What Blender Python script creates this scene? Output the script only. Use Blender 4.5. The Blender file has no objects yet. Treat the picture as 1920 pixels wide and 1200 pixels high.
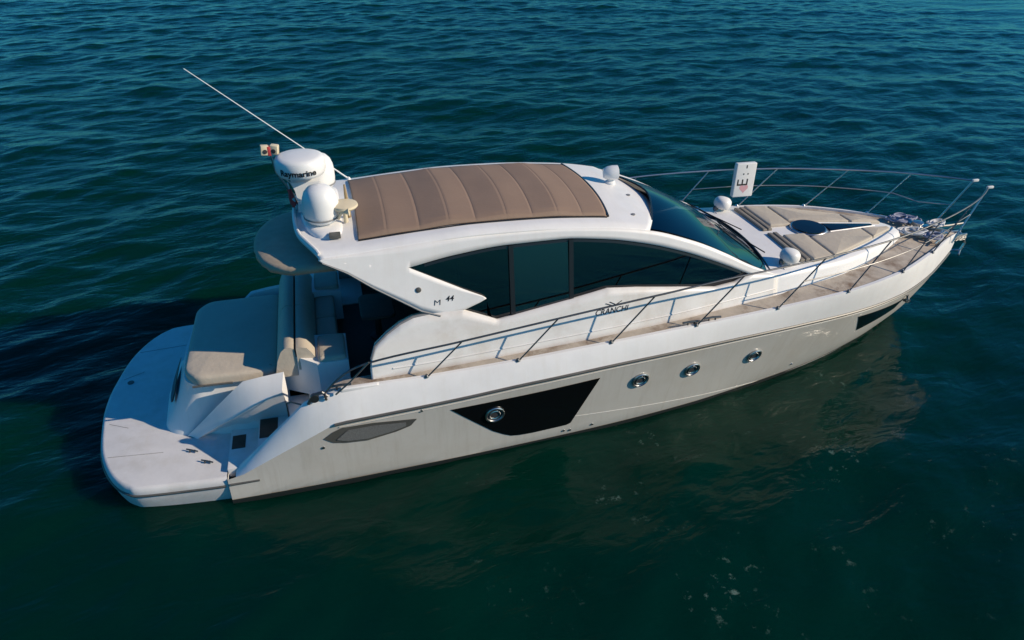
import bpy, bmesh, math, random
import numpy as np
from mathutils import Vector, Matrix, noise

scene = bpy.context.scene
col = scene.collection
R = math.radians

# ------------------------------------------------------------------ camera
CAM_POS = Vector((3.12734371, -9.12614289, 6.96453956))
YAW, PITCH, ROLL, FPX = 0.267652034, 0.568290313, 0.021237686, 1328.77847
fw = Vector((math.sin(YAW) * math.cos(PITCH), math.cos(YAW) * math.cos(PITCH), -math.sin(PITCH)))
rt = Vector((math.cos(YAW), -math.sin(YAW), 0))
up = rt.cross(fw)
c_, s_ = math.cos(ROLL), math.sin(ROLL)
rt2 = rt * c_ + up * s_
up2 = up * c_ - rt * s_
cam_data = bpy.data.cameras.new("camera")
cam = bpy.data.objects.new("camera", cam_data)
col.objects.link(cam)
m = Matrix((rt2, up2, -fw)).transposed().to_4x4()
m.translation = CAM_POS
cam.matrix_world = m
cam_data.sensor_width = 36.0
cam_data.sensor_fit = 'HORIZONTAL'
cam_data.lens = FPX / 1920.0 * 36.0
cam_data.clip_start = 0.1
cam_data.clip_end = 20000.0
scene.camera = cam

# ------------------------------------------------------------------ sky, sun, exposure
SUN_EL, SUN_AZ = R(28), R(23.5)                # azimuth: to starboard (-Y) of the bow (+X)
sun_vec = Vector((math.cos(SUN_EL) * math.cos(SUN_AZ), -math.cos(SUN_EL) * math.sin(SUN_AZ), math.sin(SUN_EL)))
world = bpy.data.worlds.new("World")
scene.world = world
world.use_nodes = True
wn = world.node_tree.nodes
wl = world.node_tree.links
bg = wn['Background']
sky = wn.new('ShaderNodeTexSky')
sky.sky_type = 'NISHITA'
sky.sun_disc = False
sky.sun_elevation = SUN_EL
sky.sun_rotation = math.atan2(sun_vec.x, sun_vec.y)
sky.air_density = 1.0
sky.dust_density = 0.1
sky.ozone_density = 3.0
tint = wn.new('ShaderNodeMix')              # a deep clear blue sky
tint.data_type = 'RGBA'
tint.blend_type = 'MULTIPLY'
tint.inputs[0].default_value = 1.0
tint.inputs[7].default_value = (0.20, 0.87, 1.10, 1)
sat = wn.new('ShaderNodeHueSaturation')
sat.inputs['Saturation'].default_value = 1.25
wl.new(sky.outputs[0], sat.inputs['Color'])
wl.new(sat.outputs[0], tint.inputs[6])
wl.new(tint.outputs[2], bg.inputs[0])
bg.inputs[1].default_value = 0.096
sl = bpy.data.lights.new("sun", 'SUN')
sl.energy = 5.0
sl.angle = R(0.5)
sl.color = (1.0, 0.85, 0.66)
so = bpy.data.objects.new("sun", sl)
so.rotation_euler = (-sun_vec).to_track_quat('-Z', 'Y').to_euler()
so.location = (30, -20, 25)
col.objects.link(so)
vs = scene.view_settings
scene.display_settings.display_device = 'sRGB'
vs.view_transform = 'Standard'
vs.look = 'None'
vs.exposure = 0.0
vs.gamma = 1.0
vs.use_curve_mapping = False

# ------------------------------------------------------------------ materials
def mat(name, color, rough=0.5, metal=0.0, spec=0.5, var=0.0, vscale=6.0, bump=0.0, bscale=40.0, coat=0.0,
        stain=None, stain_scale=2.0, stain_amt=0.0, ior=1.5):
    M = bpy.data.materials.new(name)
    M.use_nodes = True
    nt = M.node_tree
    b = nt.nodes['Principled BSDF']
    b.inputs['Base Color'].default_value = (*color, 1)
    b.inputs['Roughness'].default_value = rough
    b.inputs['Metallic'].default_value = metal
    b.inputs['IOR'].default_value = ior
    b.inputs['Specular IOR Level'].default_value = spec
    b.inputs['Coat Weight'].default_value = coat
    tc = nt.nodes.new('ShaderNodeTexCoord')
    last = None
    if var > 0:
        n = nt.nodes.new('ShaderNodeTexNoise')
        n.inputs['Scale'].default_value = vscale
        n.inputs['Detail'].default_value = 6
        n.inputs['Roughness'].default_value = 0.65
        nt.links.new(tc.outputs['Object'], n.inputs['Vector'])
        r = nt.nodes.new('ShaderNodeMapRange')
        r.inputs[1].default_value = 0.3
        r.inputs[2].default_value = 0.7
        r.inputs[3].default_value = 1 - var
        r.inputs[4].default_value = 1 + var * 0.5
        nt.links.new(n.outputs[0], r.inputs[0])
        mx = nt.nodes.new('ShaderNodeMix')
        mx.data_type = 'RGBA'
        mx.blend_type = 'MULTIPLY'
        mx.inputs[0].default_value = 1.0
        mx.inputs[6].default_value = (*color, 1)
        nt.links.new(r.outputs[0], mx.inputs[7])
        last = mx.outputs[2]
    if stain is not None:
        n = nt.nodes.new('ShaderNodeTexNoise')
        n.inputs['Scale'].default_value = stain_scale
        n.inputs['Detail'].default_value = 8
        n.inputs['Roughness'].default_value = 0.7
        nt.links.new(tc.outputs['Object'], n.inputs['Vector'])
        r = nt.nodes.new('ShaderNodeMapRange')
        r.inputs[1].default_value = 0.48
        r.inputs[2].default_value = 0.66
        r.inputs[3].default_value = 0
        r.inputs[4].default_value = stain_amt
        nt.links.new(n.outputs[0], r.inputs[0])
        mx = nt.nodes.new('ShaderNodeMix')
        mx.data_type = 'RGBA'
        nt.links.new(r.outputs[0], mx.inputs[0])
        if last is not None:
            nt.links.new(last, mx.inputs[6])
        else:
            mx.inputs[6].default_value = (*color, 1)
        mx.inputs[7].default_value = (*stain, 1)
        last = mx.outputs[2]
    if last is not None:
        nt.links.new(last, b.inputs['Base Color'])
    if bump > 0:
        n = nt.nodes.new('ShaderNodeTexNoise')
        n.inputs['Scale'].default_value = bscale
        n.inputs['Detail'].default_value = 4
        nt.links.new(tc.outputs['Object'], n.inputs['Vector'])
        bp = nt.nodes.new('ShaderNodeBump')
        bp.inputs['Strength'].default_value = bump
        bp.inputs['Distance'].default_value = 0.02
        nt.links.new(n.outputs[0], bp.inputs['Height'])
        nt.links.new(bp.outputs[0], b.inputs['Normal'])
    return M

def glass_mat(name, tint, refl=1.0, rough=0.02, ior=1.52):
    M = bpy.data.materials.new(name)
    M.use_nodes = True
    nt = M.node_tree
    for n in list(nt.nodes):
        nt.nodes.remove(n)
    out = nt.nodes.new('ShaderNodeOutputMaterial')
    tr = nt.nodes.new('ShaderNodeBsdfTransparent')
    tr.inputs[0].default_value = (*tint, 1)
    gl = nt.nodes.new('ShaderNodeBsdfGlossy')
    gl.inputs['Roughness'].default_value = rough
    gl.inputs['Color'].default_value = (refl, refl, refl, 1)
    fr = nt.nodes.new('ShaderNodeFresnel')
    fr.inputs[0].default_value = ior
    mx = nt.nodes.new('ShaderNodeMixShader')
    nt.links.new(fr.outputs[0], mx.inputs[0])
    nt.links.new(tr.outputs[0], mx.inputs[1])
    nt.links.new(gl.outputs[0], mx.inputs[2])
    nt.links.new(mx.outputs[0], out.inputs[0])
    return M

M_WHITE = mat("white gelcoat", (0.78, 0.77, 0.755), 0.4, var=0.06, vscale=3.0)
M_WHITE2 = mat("weathered white gelcoat", (0.76, 0.745, 0.72), 0.35, var=0.05, vscale=5.0,
               stain=(0.50, 0.42, 0.33), stain_scale=1.6, stain_amt=0.35)
M_HULL = mat("pale greige hull paint", (0.56, 0.535, 0.49), 0.28, var=0.05, vscale=1.2, coat=0.25,
             stain=(0.45, 0.40, 0.33), stain_scale=0.9, stain_amt=0.35)
def add_streaks(M, col_, amt):
    nt = M.node_tree
    b = nt.nodes['Principled BSDF']
    src = b.inputs['Base Color'].links[0].from_socket
    tc = nt.nodes.new('ShaderNodeTexCoord')
    mp = nt.nodes.new('ShaderNodeMapping')
    mp.inputs['Scale'].default_value = (5.0, 1.0, 0.45)
    nt.links.new(tc.outputs['Object'], mp.inputs['Vector'])
    n = nt.nodes.new('ShaderNodeTexNoise')
    n.inputs['Scale'].default_value = 2.2
    n.inputs['Detail'].default_value = 7
    n.inputs['Roughness'].default_value = 0.7
    nt.links.new(mp.outputs[0], n.inputs['Vector'])
    r = nt.nodes.new('ShaderNodeMapRange')
    r.inputs[1].default_value, r.inputs[2].default_value = .50, .72
    r.inputs[3].default_value, r.inputs[4].default_value = 0, amt
    nt.links.new(n.outputs[0], r.inputs[0])
    mx = nt.nodes.new('ShaderNodeMix')
    mx.data_type = 'RGBA'
    mx.inputs[7].default_value = (*col_, 1)
    nt.links.new(r.outputs[0], mx.inputs[0])
    nt.links.new(src, mx.inputs[6])
    nt.links.new(mx.outputs[2], b.inputs['Base Color'])
    # the paint is not equally glossy all over
    r2 = nt.nodes.new('ShaderNodeMapRange')
    r2.inputs[1].default_value, r2.inputs[2].default_value = .35, .7
    r2.inputs[3].default_value, r2.inputs[4].default_value = .32, .55
    nt.links.new(n.outputs[0], r2.inputs[0])
    nt.links.new(r2.outputs[0], b.inputs['Roughness'])
add_streaks(M_HULL, (.42, .385, .33), .45)
add_streaks(M_WHITE, (.62, .59, .53), .22)
M_PLAT = mat("white nonskid", (0.64, 0.63, 0.625), 0.55, var=0.10, vscale=3.0, bump=0.2, bscale=160,
             stain=(0.50, 0.47, 0.42), stain_scale=2.6, stain_amt=0.45)
M_DECK = mat("worn teak deck", (0.47, 0.41, 0.335), 0.65, var=0.18, vscale=7.0,
             stain=(0.15, 0.09, 0.05), stain_scale=2.2, stain_amt=0.85, bump=0.2, bscale=60)
M_BEIGE = mat("beige upholstery", (0.49, 0.43, 0.345), 0.7, var=0.07, vscale=5.0, bump=0.25, bscale=14)
M_BEIGE2 = mat("taupe upholstery", (0.40, 0.345, 0.275), 0.7, var=0.1, vscale=6.0, bump=0.25, bscale=14)
M_CANVAS = mat("tan canvas", (0.42, 0.335, 0.245), 0.8, var=0.15, vscale=5.0, bump=0.25, bscale=10)
M_ROOF = mat("brown sunroof fabric", (0.265, 0.18, 0.128), 0.75, var=0.07, vscale=2.0, bump=0.08, bscale=25)
M_SLAT = mat("grey brown slat", (0.24, 0.21, 0.17), 0.6, var=0.15)
M_BLACK = mat("black trim", (0.012, 0.012, 0.014), 0.35)
M_RUB = mat("dark grey rubbing strake", (0.09, 0.088, 0.08), 0.45, var=0.2, vscale=5)
M_GREY = mat("grey trim", (0.22, 0.22, 0.22), 0.5)
M_TEAL = mat("bottom paint", (0.015, 0.02, 0.02), 0.6)
M_GLOSSBLACK = mat("black hull glass", (0.004, 0.004, 0.005), 0.03, spec=0.5)
M_STEEL = mat("stainless steel", (0.52, 0.52, 0.52), 0.33, metal=1.0, var=0.1, vscale=8)
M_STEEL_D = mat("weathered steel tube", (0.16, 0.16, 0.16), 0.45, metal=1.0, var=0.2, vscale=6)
M_DOME = mat("white dome plastic", (0.76, 0.765, 0.76), 0.4, var=0.03)
M_CREAM = mat("cream plastic", (0.66, 0.57, 0.40), 0.5, var=0.06)
M_TAN = mat("tan plastic", (0.33, 0.24, 0.13), 0.5)
M_INK = mat("black lettering", (0.012, 0.012, 0.014), 0.5)
M_RED = mat("red cloth", (0.58, 0.06, 0.06), 0.7)
M_REDINK = mat("faded red ink", (0.66, 0.36, 0.38), 0.6)
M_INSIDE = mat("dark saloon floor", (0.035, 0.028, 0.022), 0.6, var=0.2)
M_TEAKD = mat("dark teak tread", (0.07, 0.045, 0.03), 0.6, var=0.3, vscale=10)
M_VENT = mat("grey vent mesh", (0.17, 0.17, 0.165), 0.5, var=0.3, vscale=60)
M_ROPE = mat("blue grey rope", (0.30, 0.32, 0.42), 0.8, var=0.4, vscale=30)
M_ROPEW = mat("white rope", (0.62, 0.62, 0.62), 0.8, var=0.25, vscale=30)
M_FENDER = mat("white vinyl", (0.80, 0.79, 0.76), 0.4, var=0.04)
M_GLASS = glass_mat("smoked side glass", (0.012, 0.016, 0.018), ior=1.65)
M_GLASS2 = glass_mat("lighter side glass", (0.10, 0.14, 0.14), ior=1.85)
M_SCREEN = glass_mat("windscreen glass", (0.07, 0.13, 0.17), refl=1.0)
M_LENS = mat("lamp lens", (0.05, 0.05, 0.055), 0.1)

# ------------------------------------------------------------------ helpers
def obj(name, V, F, material, parent=None, smooth=True, angle=35, recalc=True, solid=0.0, solid_off=-1):
    me = bpy.data.meshes.new(name)
    me.from_pydata([tuple(v) for v in V], [], F)
    if recalc:
        bm = bmesh.new()
        bm.from_mesh(me)
        bmesh.ops.recalc_face_normals(bm, faces=bm.faces)
        bm.to_mesh(me)
        bm.free()
    me.materials.append(material)
    if smooth:
        me.polygons.foreach_set('use_smooth', [True] * len(me.polygons))
        me.set_sharp_from_angle(angle=R(angle))
    me.update()
    o = bpy.data.objects.new(name, me)
    col.objects.link(o)
    if parent:
        o.parent = parent
    if solid:
        sm = o.modifiers.new('solid', 'SOLIDIFY')
        sm.thickness = solid
        sm.offset = solid_off
    return o

def empty(name, loc):
    o = bpy.data.objects.new(name, None)
    o.location = loc
    o.empty_display_size = 0.2
    col.objects.link(o)
    return o

def tag(o, label=None, cat=None, group=None, kind=None):
    if label: o['label'] = label
    if cat: o['category'] = cat
    if group: o['group'] = group
    if kind: o['kind'] = kind
    return o

class MB:
    def __init__(s): s.V = []; s.F = []
    def add(s, V, F):
        k = len(s.V)
        s.V += [tuple(v) for v in V]
        s.F += [tuple(i + k for i in f) for f in F]
        return s
    def mirror(s):                       # port copy of what is there
        k = len(s.V)
        s.V += [(x, -y, z) for x, y, z in s.V[:k]]
        s.F += [tuple(i + k for i in reversed(f)) for f in list(s.F)]
        return s
    def pair(s, name, material, parent=None, **kw):
        """a starboard object and its port twin; parent may be such a pair too"""
        pa, pb = parent if isinstance(parent, tuple) else (parent, parent)
        a = obj(name, s.V, s.F, material, pa, **kw)
        b = obj(name, [(x, -y, z) for x, y, z in s.V], [tuple(reversed(f)) for f in s.F], material, pb, **kw)
        return a, b
    def build(s, name, material, parent=None, **kw):
        return obj(name, s.V, s.F, material, parent, **kw)

def grid(rows, closed=False):
    nr, nc = len(rows), len(rows[0])
    V = [p for r in rows for p in r]
    F = []
    for i in range(nr - 1):
        for j in range(nc - (0 if closed else 1)):
            k = (j + 1) % nc
            F.append((i * nc + j, i * nc + k, (i + 1) * nc + k, (i + 1) * nc + j))
    return V, F

def tube(path, r, n=8, caps=True, r2=None):
    P = [Vector(p) for p in path]
    rows = []
    prev = None
    for i, p in enumerate(P):
        t = (P[min(i + 1, len(P) - 1)] - P[max(i - 1, 0)]).normalized()
        if prev is None:
            a = t.orthogonal().normalized()
        else:
            a = (prev - t * prev.dot(t)).normalized()
        prev = a
        b = t.cross(a)
        rr = r if r2 is None else r + (r2 - r) * i / (len(P) - 1)
        rows.append([p + (a * math.cos(2 * math.pi * k / n) + b * math.sin(2 * math.pi * k / n)) * rr for k in range(n)])
    V, F = grid(rows, closed=True)
    if caps:
        F.append(tuple(range(n)))
        F.append(tuple(range(len(V) - n, len(V))))
    return V, F

def lathe(prof, center=(0, 0, 0), n=24, axis=(0, 0, 1)):
    ax = Vector(axis).normalized()
    a = ax.orthogonal().normalized()
    b = ax.cross(a)
    c = Vector(center)
    rows = []
    for r, z in prof:
        rows.append([c + ax * z + (a * math.cos(2 * math.pi * k / n) + b * math.sin(2 * math.pi * k / n)) * max(r, 1e-4) for k in range(n)])
    V, F = grid(rows, closed=True)
    F.append(tuple(range(n)))
    F.append(tuple(range(len(V) - n, len(V))))
    return V, F

def box(x0, x1, y0, y1, z0, z1, bev=0.02, seg=2):
    bm = bmesh.new()
    bmesh.ops.create_cube(bm, size=1)
    for v in bm.verts:
        v.co = Vector((x0 + (v.co.x + .5) * (x1 - x0), y0 + (v.co.y + .5) * (y1 - y0), z0 + (v.co.z + .5) * (z1 - z0)))
    if bev:
        bmesh.ops.bevel(bm, geom=bm.edges[:], offset=bev, segments=seg, affect='EDGES', profile=0.6)
    bm.verts.index_update()
    V = [v.co.copy() for v in bm.verts]
    F = [tuple(v.index for v in f.verts) for f in bm.faces]
    bm.free()
    return V, F

def smooth_poly(pts, r=0.05, n=4):
    """round the corners of a closed 2-D polygon"""
    out = []
    N = len(pts)
    for i in range(N):
        p0, p, p1 = Vector(pts[i - 1]), Vector(pts[i]), Vector(pts[(i + 1) % N])
        d0, d1 = (p0 - p), (p1 - p)
        rr = min(r, d0.length * .45, d1.length * .45)
        a, b = p + d0.normalized() * rr, p + d1.normalized() * rr
        for k in range(n + 1):
            t = k / n
            out.append(tuple(a * (1 - t) ** 2 + p * 2 * t * (1 - t) + b * t * t))
    return out

def pad(outline, zf, h, bev=0.04, seam=0):
    """cushion: closed 2-D outline lifted on surface zf(x, y), thickness h, rolled edge"""
    N = len(outline)
    P = [Vector(p) for p in outline]
    area = sum(P[i - 1].x * P[i].y - P[i].x * P[i - 1].y for i in range(N))
    if area < 0:
        P.reverse()
    nrm = []
    for i in range(N):
        e = P[(i + 1) % N] - P[i - 1]
        nrm.append(Vector((-e.y, e.x)).normalized())
    rings = []
    for ins, hh in ((0, 0), (0, h - bev), (bev * .3, h - bev * .3), (bev, h), (bev * 2.5, h + bev * .15)):
        rings.append([(P[i].x + nrm[i].x * ins, P[i].y + nrm[i].y * ins,
                       zf(P[i].x, P[i].y) + hh) for i in range(N)])
    V, F = grid(rings, closed=True)
    F.append(tuple(range(N)))
    c = sum(P, Vector((0, 0))) / N
    V = list(V)
    V.append((c.x, c.y, zf(c.x, c.y) + h + bev * .3))
    k = len(V) - 1
    b = len(V) - 1 - N
    for i in range(N):
        F.append((b + i, b + (i + 1) % N, k))
    return V, F

def pchip(xs, ys):
    xs = np.array(xs, float)
    ys = np.array(ys, float)
    h = np.diff(xs)
    d = np.diff(ys) / h
    mm = np.zeros(len(xs))
    for i in range(1, len(xs) - 1):
        if d[i - 1] * d[i] > 0:
            w1, w2 = 2 * h[i] + h[i - 1], h[i] + 2 * h[i - 1]
            mm[i] = (w1 + w2) / (w1 / d[i - 1] + w2 / d[i])
    mm[0], mm[-1] = d[0], d[-1]
    def f(x):
        x = min(max(x, xs[0]), xs[-1])
        i = int(min(max(np.searchsorted(xs, x) - 1, 0), len(h) - 1))
        t = (x - xs[i]) / h[i]
        return float((1 + 2 * t) * (1 - t) ** 2 * ys[i] + t * (1 - t) ** 2 * h[i] * mm[i]
                     + t * t * (3 - 2 * t) * ys[i + 1] + t * t * (t - 1) * h[i] * mm[i + 1])
    return f

def lin(xs, ys):
    return lambda x: float(np.interp(x, xs, ys))

def frange(a, b, n):
    return [a + (b - a) * i / (n - 1) for i in range(n)]

def text_mesh(body, size=1.0, spacing=1.0, shear=0.0, bold=0.0):
    cu = bpy.data.curves.new("lettering", 'FONT')
    cu.body = body
    cu.size = size
    cu.space_character = spacing
    cu.shear = shear
    cu.align_x = 'CENTER'
    cu.align_y = 'CENTER'
    cu.resolution_u = 4
    cu.offset = bold
    o = bpy.data.objects.new("lettering", cu)
    col.objects.link(o)
    dg = bpy.context.evaluated_depsgraph_get()
    me = bpy.data.meshes.new_from_object(o.evaluated_get(dg))
    V = [v.co.copy() for v in me.vertices]
    F = [tuple(p.vertices) for p in me.polygons]
    bpy.data.objects.remove(o)
    bpy.data.curves.remove(cu)
    bpy.data.meshes.remove(me)
    return V, F

# ------------------------------------------------------------------ the sea
def build_water():
    rng = np.random.default_rng(11)
    def axis(lo, hi, step, far, n_far):
        core = np.arange(lo, hi + step, step)
        g = np.geomspace(1, far, n_far)
        return np.concatenate([lo - g[::-1], core, hi + g])
    xs = axis(-24, 40, 0.14, 6000, 26)
    ys = axis(-9, 42, 0.14, 6000, 26)
    X, Y = np.meshgrid(xs, ys)
    Z = np.zeros_like(X)
    DX = np.zeros_like(X)
    DY = np.zeros_like(X)
    main = R(99)
    for k in range(84):
        L = 0.5 * (7.0 / 0.5) ** rng.random()
        a = main + rng.normal(0, R(36))
        amp = 0.0034 * L ** 0.85 * rng.uniform(0.5, 1.3) / (1 + (L / 6.5) ** 2)
        kx, ky = math.cos(a) * 2 * math.pi / L, math.sin(a) * 2 * math.pi / L
        ph = rng.uniform(0, 2 * math.pi)
        th = kx * X + ky * Y + ph
        Z += amp * np.sin(th)
        q = 0.8 * amp
        DX += q * math.cos(a) * np.cos(th)
        DY += q * math.sin(a) * np.cos(th)
    D = np.sqrt((X - 5) ** 2 + (Y - 10) ** 2)
    fade = np.clip((75 - D) / 40, 0, 1)
    # calm slightly in the lee alongside the boat
    Z = Z * fade - 0.03
    X2 = X + DX * fade
    Y2 = Y + DY * fade
    ny, nx = X.shape
    V = np.stack([X2, Y2, Z], -1).reshape(-1, 3)
    idx = np.arange(nx * ny).reshape(ny, nx)
    F = np.stack([idx[:-1, :-1], idx[:-1, 1:], idx[1:, 1:], idx[1:, :-1]], -1).reshape(-1, 4)
    me = bpy.data.meshes.new("water")
    me.vertices.add(len(V))
    me.vertices.foreach_set('co', V.ravel())
    me.loops.add(F.size)
    me.loops.foreach_set('vertex_index', F.ravel())
    me.polygons.add(len(F))
    me.polygons.foreach_set('loop_start', np.arange(0, F.size, 4))
    me.polygons.foreach_set('loop_total', np.full(len(F), 4))
    me.polygons.foreach_set('use_smooth', np.ones(len(F), bool))
    me.update(calc_edges=True)
    M = bpy.data.materials.new("sea water")
    M.use_nodes = True
    nt = M.node_tree
    b = nt.nodes['Principled BSDF']
    b.inputs['Roughness'].default_value = 0.14
    b.inputs['IOR'].default_value = 1.333
    b.inputs['Specular IOR Level'].default_value = 0.27
    # light is scattered about inside the water, so shadows on it are soft
    b.subsurface_method = 'BURLEY'
    b.inputs['Subsurface Weight'].default_value = 1.0
    b.inputs['Subsurface Radius'].default_value = (0.2, 1.0, 0.9)
    b.inputs['Subsurface Scale'].default_value = 0.55
    tc = nt.nodes.new('ShaderNodeTexCoord')
    # slow drift between green and blue water
    n0 = nt.nodes.new('ShaderNodeTexNoise')
    n0.inputs['Scale'].default_value = 0.11
    n0.inputs['Detail'].default_value = 5
    nt.links.new(tc.outputs['Object'], n0.inputs['Vector'])
    cr = nt.nodes.new('ShaderNodeValToRGB')
    cr.color_ramp.elements[0].position = 0.36
    cr.color_ramp.elements[0].color = (0.0003, 0.0205, 0.0105, 1)
    cr.color_ramp.elements[1].position = 0.66
    cr.color_ramp.elements[1].color = (0.0003, 0.0175, 0.0130, 1)
    nt.links.new(n0.outputs[0], cr.inputs[0])
    # sparse pale flecks off the bow: sun glints painted into the base colour
    nf = nt.nodes.new('ShaderNodeTexNoise')
    nf.inputs['Scale'].default_value = 7.0
    nf.inputs['Detail'].default_value = 5
    nf.inputs['Roughness'].default_value = 0.7
    nt.links.new(tc.outputs['Object'], nf.inputs['Vector'])
    nm = nt.nodes.new('ShaderNodeTexNoise')
    nm.inputs['Scale'].default_value = 0.8
    nm.inputs['Detail'].default_value = 3
    nt.links.new(tc.outputs['Object'], nm.inputs['Vector'])
    ds = nt.nodes.new('ShaderNodeVectorMath')
    ds.operation = 'DISTANCE'
    ds.inputs[1].default_value = (8.3, -3.6, 0)
    nt.links.new(tc.outputs['Object'], ds.inputs[0])
    def rng_(a, b_, c, d, src):
        r = nt.nodes.new('ShaderNodeMapRange')
        for q, v in zip((1, 2, 3, 4), (a, b_, c, d)):
            r.inputs[q].default_value = v
        nt.links.new(src, r.inputs[0])
        return r.outputs[0]
    def mul(a, b_):
        mm_ = nt.nodes.new('ShaderNodeMath')
        mm_.operation = 'MULTIPLY'
        nt.links.new(a, mm_.inputs[0])
        nt.links.new(b_, mm_.inputs[1])
        return mm_.outputs[0]
    glint_mask = mul(mul(rng_(.60, .70, 0, 1, nf.outputs[0]), rng_(.52, .66, 0, 1, nm.outputs[0])), rng_(2.0, 5.0, .55, 0, ds.outputs['Value']))
    fx = nt.nodes.new('ShaderNodeMix')
    fx.data_type = 'RGBA'
    fx.inputs[7].default_value = (0.14, 0.22, 0.19, 1)
    nt.links.new(glint_mask, fx.inputs[0])
    nt.links.new(cr.outputs[0], fx.inputs[6])
    nt.links.new(fx.outputs[2], b.inputs['Base Color'])
    # ripples, drawn out along the crests
    mp = nt.nodes.new('ShaderNodeMapping')
    mp.vector_type = 'TEXTURE'
    mp.inputs['Rotation'].default_value = (0, 0, R(9))
    mp.inputs['Scale'].default_value = (1.9, 0.85, 1)
    nt.links.new(tc.outputs['Object'], mp.inputs['Vector'])
    prev = None
    for sc, st, det in ((1.3, 0.28, 3), (4.2, 0.28, 4), (12, 0.13, 3)):
        n = nt.nodes.new('ShaderNodeTexNoise')
        n.inputs['Scale'].default_value = sc
        n.inputs['Detail'].default_value = det
        n.inputs['Roughness'].default_value = 0.5
        n.inputs['Distortion'].default_value = 0.6
        nt.links.new(mp.outputs[0], n.inputs['Vector'])
        bp = nt.nodes.new('ShaderNodeBump')
        bp.inputs['Strength'].default_value = st
        bp.inputs['Distance'].default_value = 0.30 / sc
        nt.links.new(n.outputs[0], bp.inputs['Height'])
        if prev:
            nt.links.new(prev.outputs[0], bp.inputs['Normal'])
        prev = bp
    nt.links.new(prev.outputs[0], b.inputs['Normal'])
    me.materials.append(M)
    o = bpy.data.objects.new("water", me)
    col.objects.link(o)
    tag(o, "dark teal open sea with small wind ripples around the yacht", "water", kind="structure")

build_water()

# ------------------------------------------------------------------ yacht lines
yacht = tag(empty("motor_yacht", (0, 0, 0)),
            "white and greige hardtop motor yacht with brown folding sunroof, lying on the open sea", "motor yacht")

rub_y = pchip([1.4, 2.1, 2.82, 4.3, 5.4, 6.9, 8.4, 9.6, 10.8, 11.8, 12.65, 13.4, 13.86],
              [2.0, 2.03, 2.06, 2.06, 2.05, 1.98, 1.85, 1.70, 1.49, 1.20, .80, .33, .02])
_rz = pchip([2.82, 4.3, 5.4, 6.9, 8.4, 9.6, 10.8, 11.8, 12.65, 13.86],
            [1.08, 1.18, 1.27, 1.335, 1.35, 1.33, 1.29, 1.27, 1.27, 1.27])
rub_z = lambda x: 0.38 + (1.08 - .38) * (x - 1.5) / (2.82 - 1.5) if 1.5 < x < 2.82 else (0.38 if x <= 1.5 else _rz(x))
wl_y = pchip([1.4, 2.1, 2.82, 4.2, 5.2, 6.6, 8.0, 9.0, 10.0, 10.8, 11.6, 12.3, 12.9],
             [2.02, 2.01, 1.99, 1.93, 1.87, 1.76, 1.59, 1.40, 1.17, .94, .64, .30, 0.0])
stem_z = lin([12.25, 12.9, 13.32, 13.62, 13.87], [-.6, 0.0, .4, .8, 1.24])

def hull_y(x, z):
    """half breadth of the topsides"""
    zr, yr = rub_z(x), rub_y(x)
    e = float(np.interp(x, [8, 11, 12.9], [1, .72, .62]))
    if x <= 12.9:
        t = min(z / max(zr, .01), 1)
        return wl_y(x) + (yr - wl_y(x)) * t ** e if t > 0 else wl_y(x) * (1 + 0.35 * z)
    z0 = stem_z(x)
    t = (z - z0) / max(zr - z0, .01)
    return max(0.0, yr * max(t, 0) ** .62)

Dxs = [1.49, 2.47, 2.66, 3.0, 4.0, 5.2, 6.5, 7.8, 9.06, 10.26, 11.49, 12.3, 12.8, 13.38, 13.84]
D_y = pchip(Dxs, [1.88, 1.88, 1.88, 1.88, 1.90, 1.91, 1.89, 1.83, 1.75, 1.64, 1.34, .96, .68, .30, .02])
_dz = pchip([2.47, 2.66, 3.0, 4.0, 5.2, 6.5, 7.8, 9.06, 10.26, 11.49, 12.3, 12.8, 13.38, 13.84],
            [1.31, 1.37, 1.45, 1.48, 1.54, 1.61, 1.66, 1.70, 1.745, 1.77, 1.76, 1.73, 1.67, 1.60])
D_z = lambda x: 0.385 + (1.31 - .385) * (x - 1.49) / (2.47 - 1.49) if x < 2.47 else _dz(x)
deck_z = lambda x: D_z(x) - 0.04

# ---- hull
mb = MB()
cols_x = frange(1.4, 2.82, 8) + frange(2.95, 12.6, 60) + frange(12.66, 13.86, 20)
rows = []
NZ = 12
for x in cols_x:
    zt = rub_z(x)
    zb = -0.6 if x < 12.25 else stem_z(x)
    r = []
    for k in range(NZ + 1):
        z = zb + (zt - zb) * k / NZ
        r.append((x, -hull_y(x, z) if k or x < 12.25 else 0.0, z))
    rows.append(r)
mb.add(*grid(rows))
mb.mirror()
hull = mb.build("hull", M_HULL, yacht, angle=25)
# transom below the platform
V = [(1.4, -2.0, -.6), (1.4, 2.0, -.6), (1.4, 2.0, .37), (1.4, -2.0, .37)]
obj("transom", V, [(0, 1, 2, 3)], M_WHITE, hull)
# dark bottom paint line just above the water
mb = MB()
rr = []
for x in frange(1.4, 12.8, 70):
    zlo, zhi = -.3, np.interp(x, [1.4, 6, 12.5], [.05, .05, .06])
    rr.append([(x, -(hull_y(x, max(z, -.2)) + .008), z) for z in (zlo, 0, zhi)])
mb.add(*grid(rr))
mb.pair("boot_stripe", M_TEAL, hull)

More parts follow.
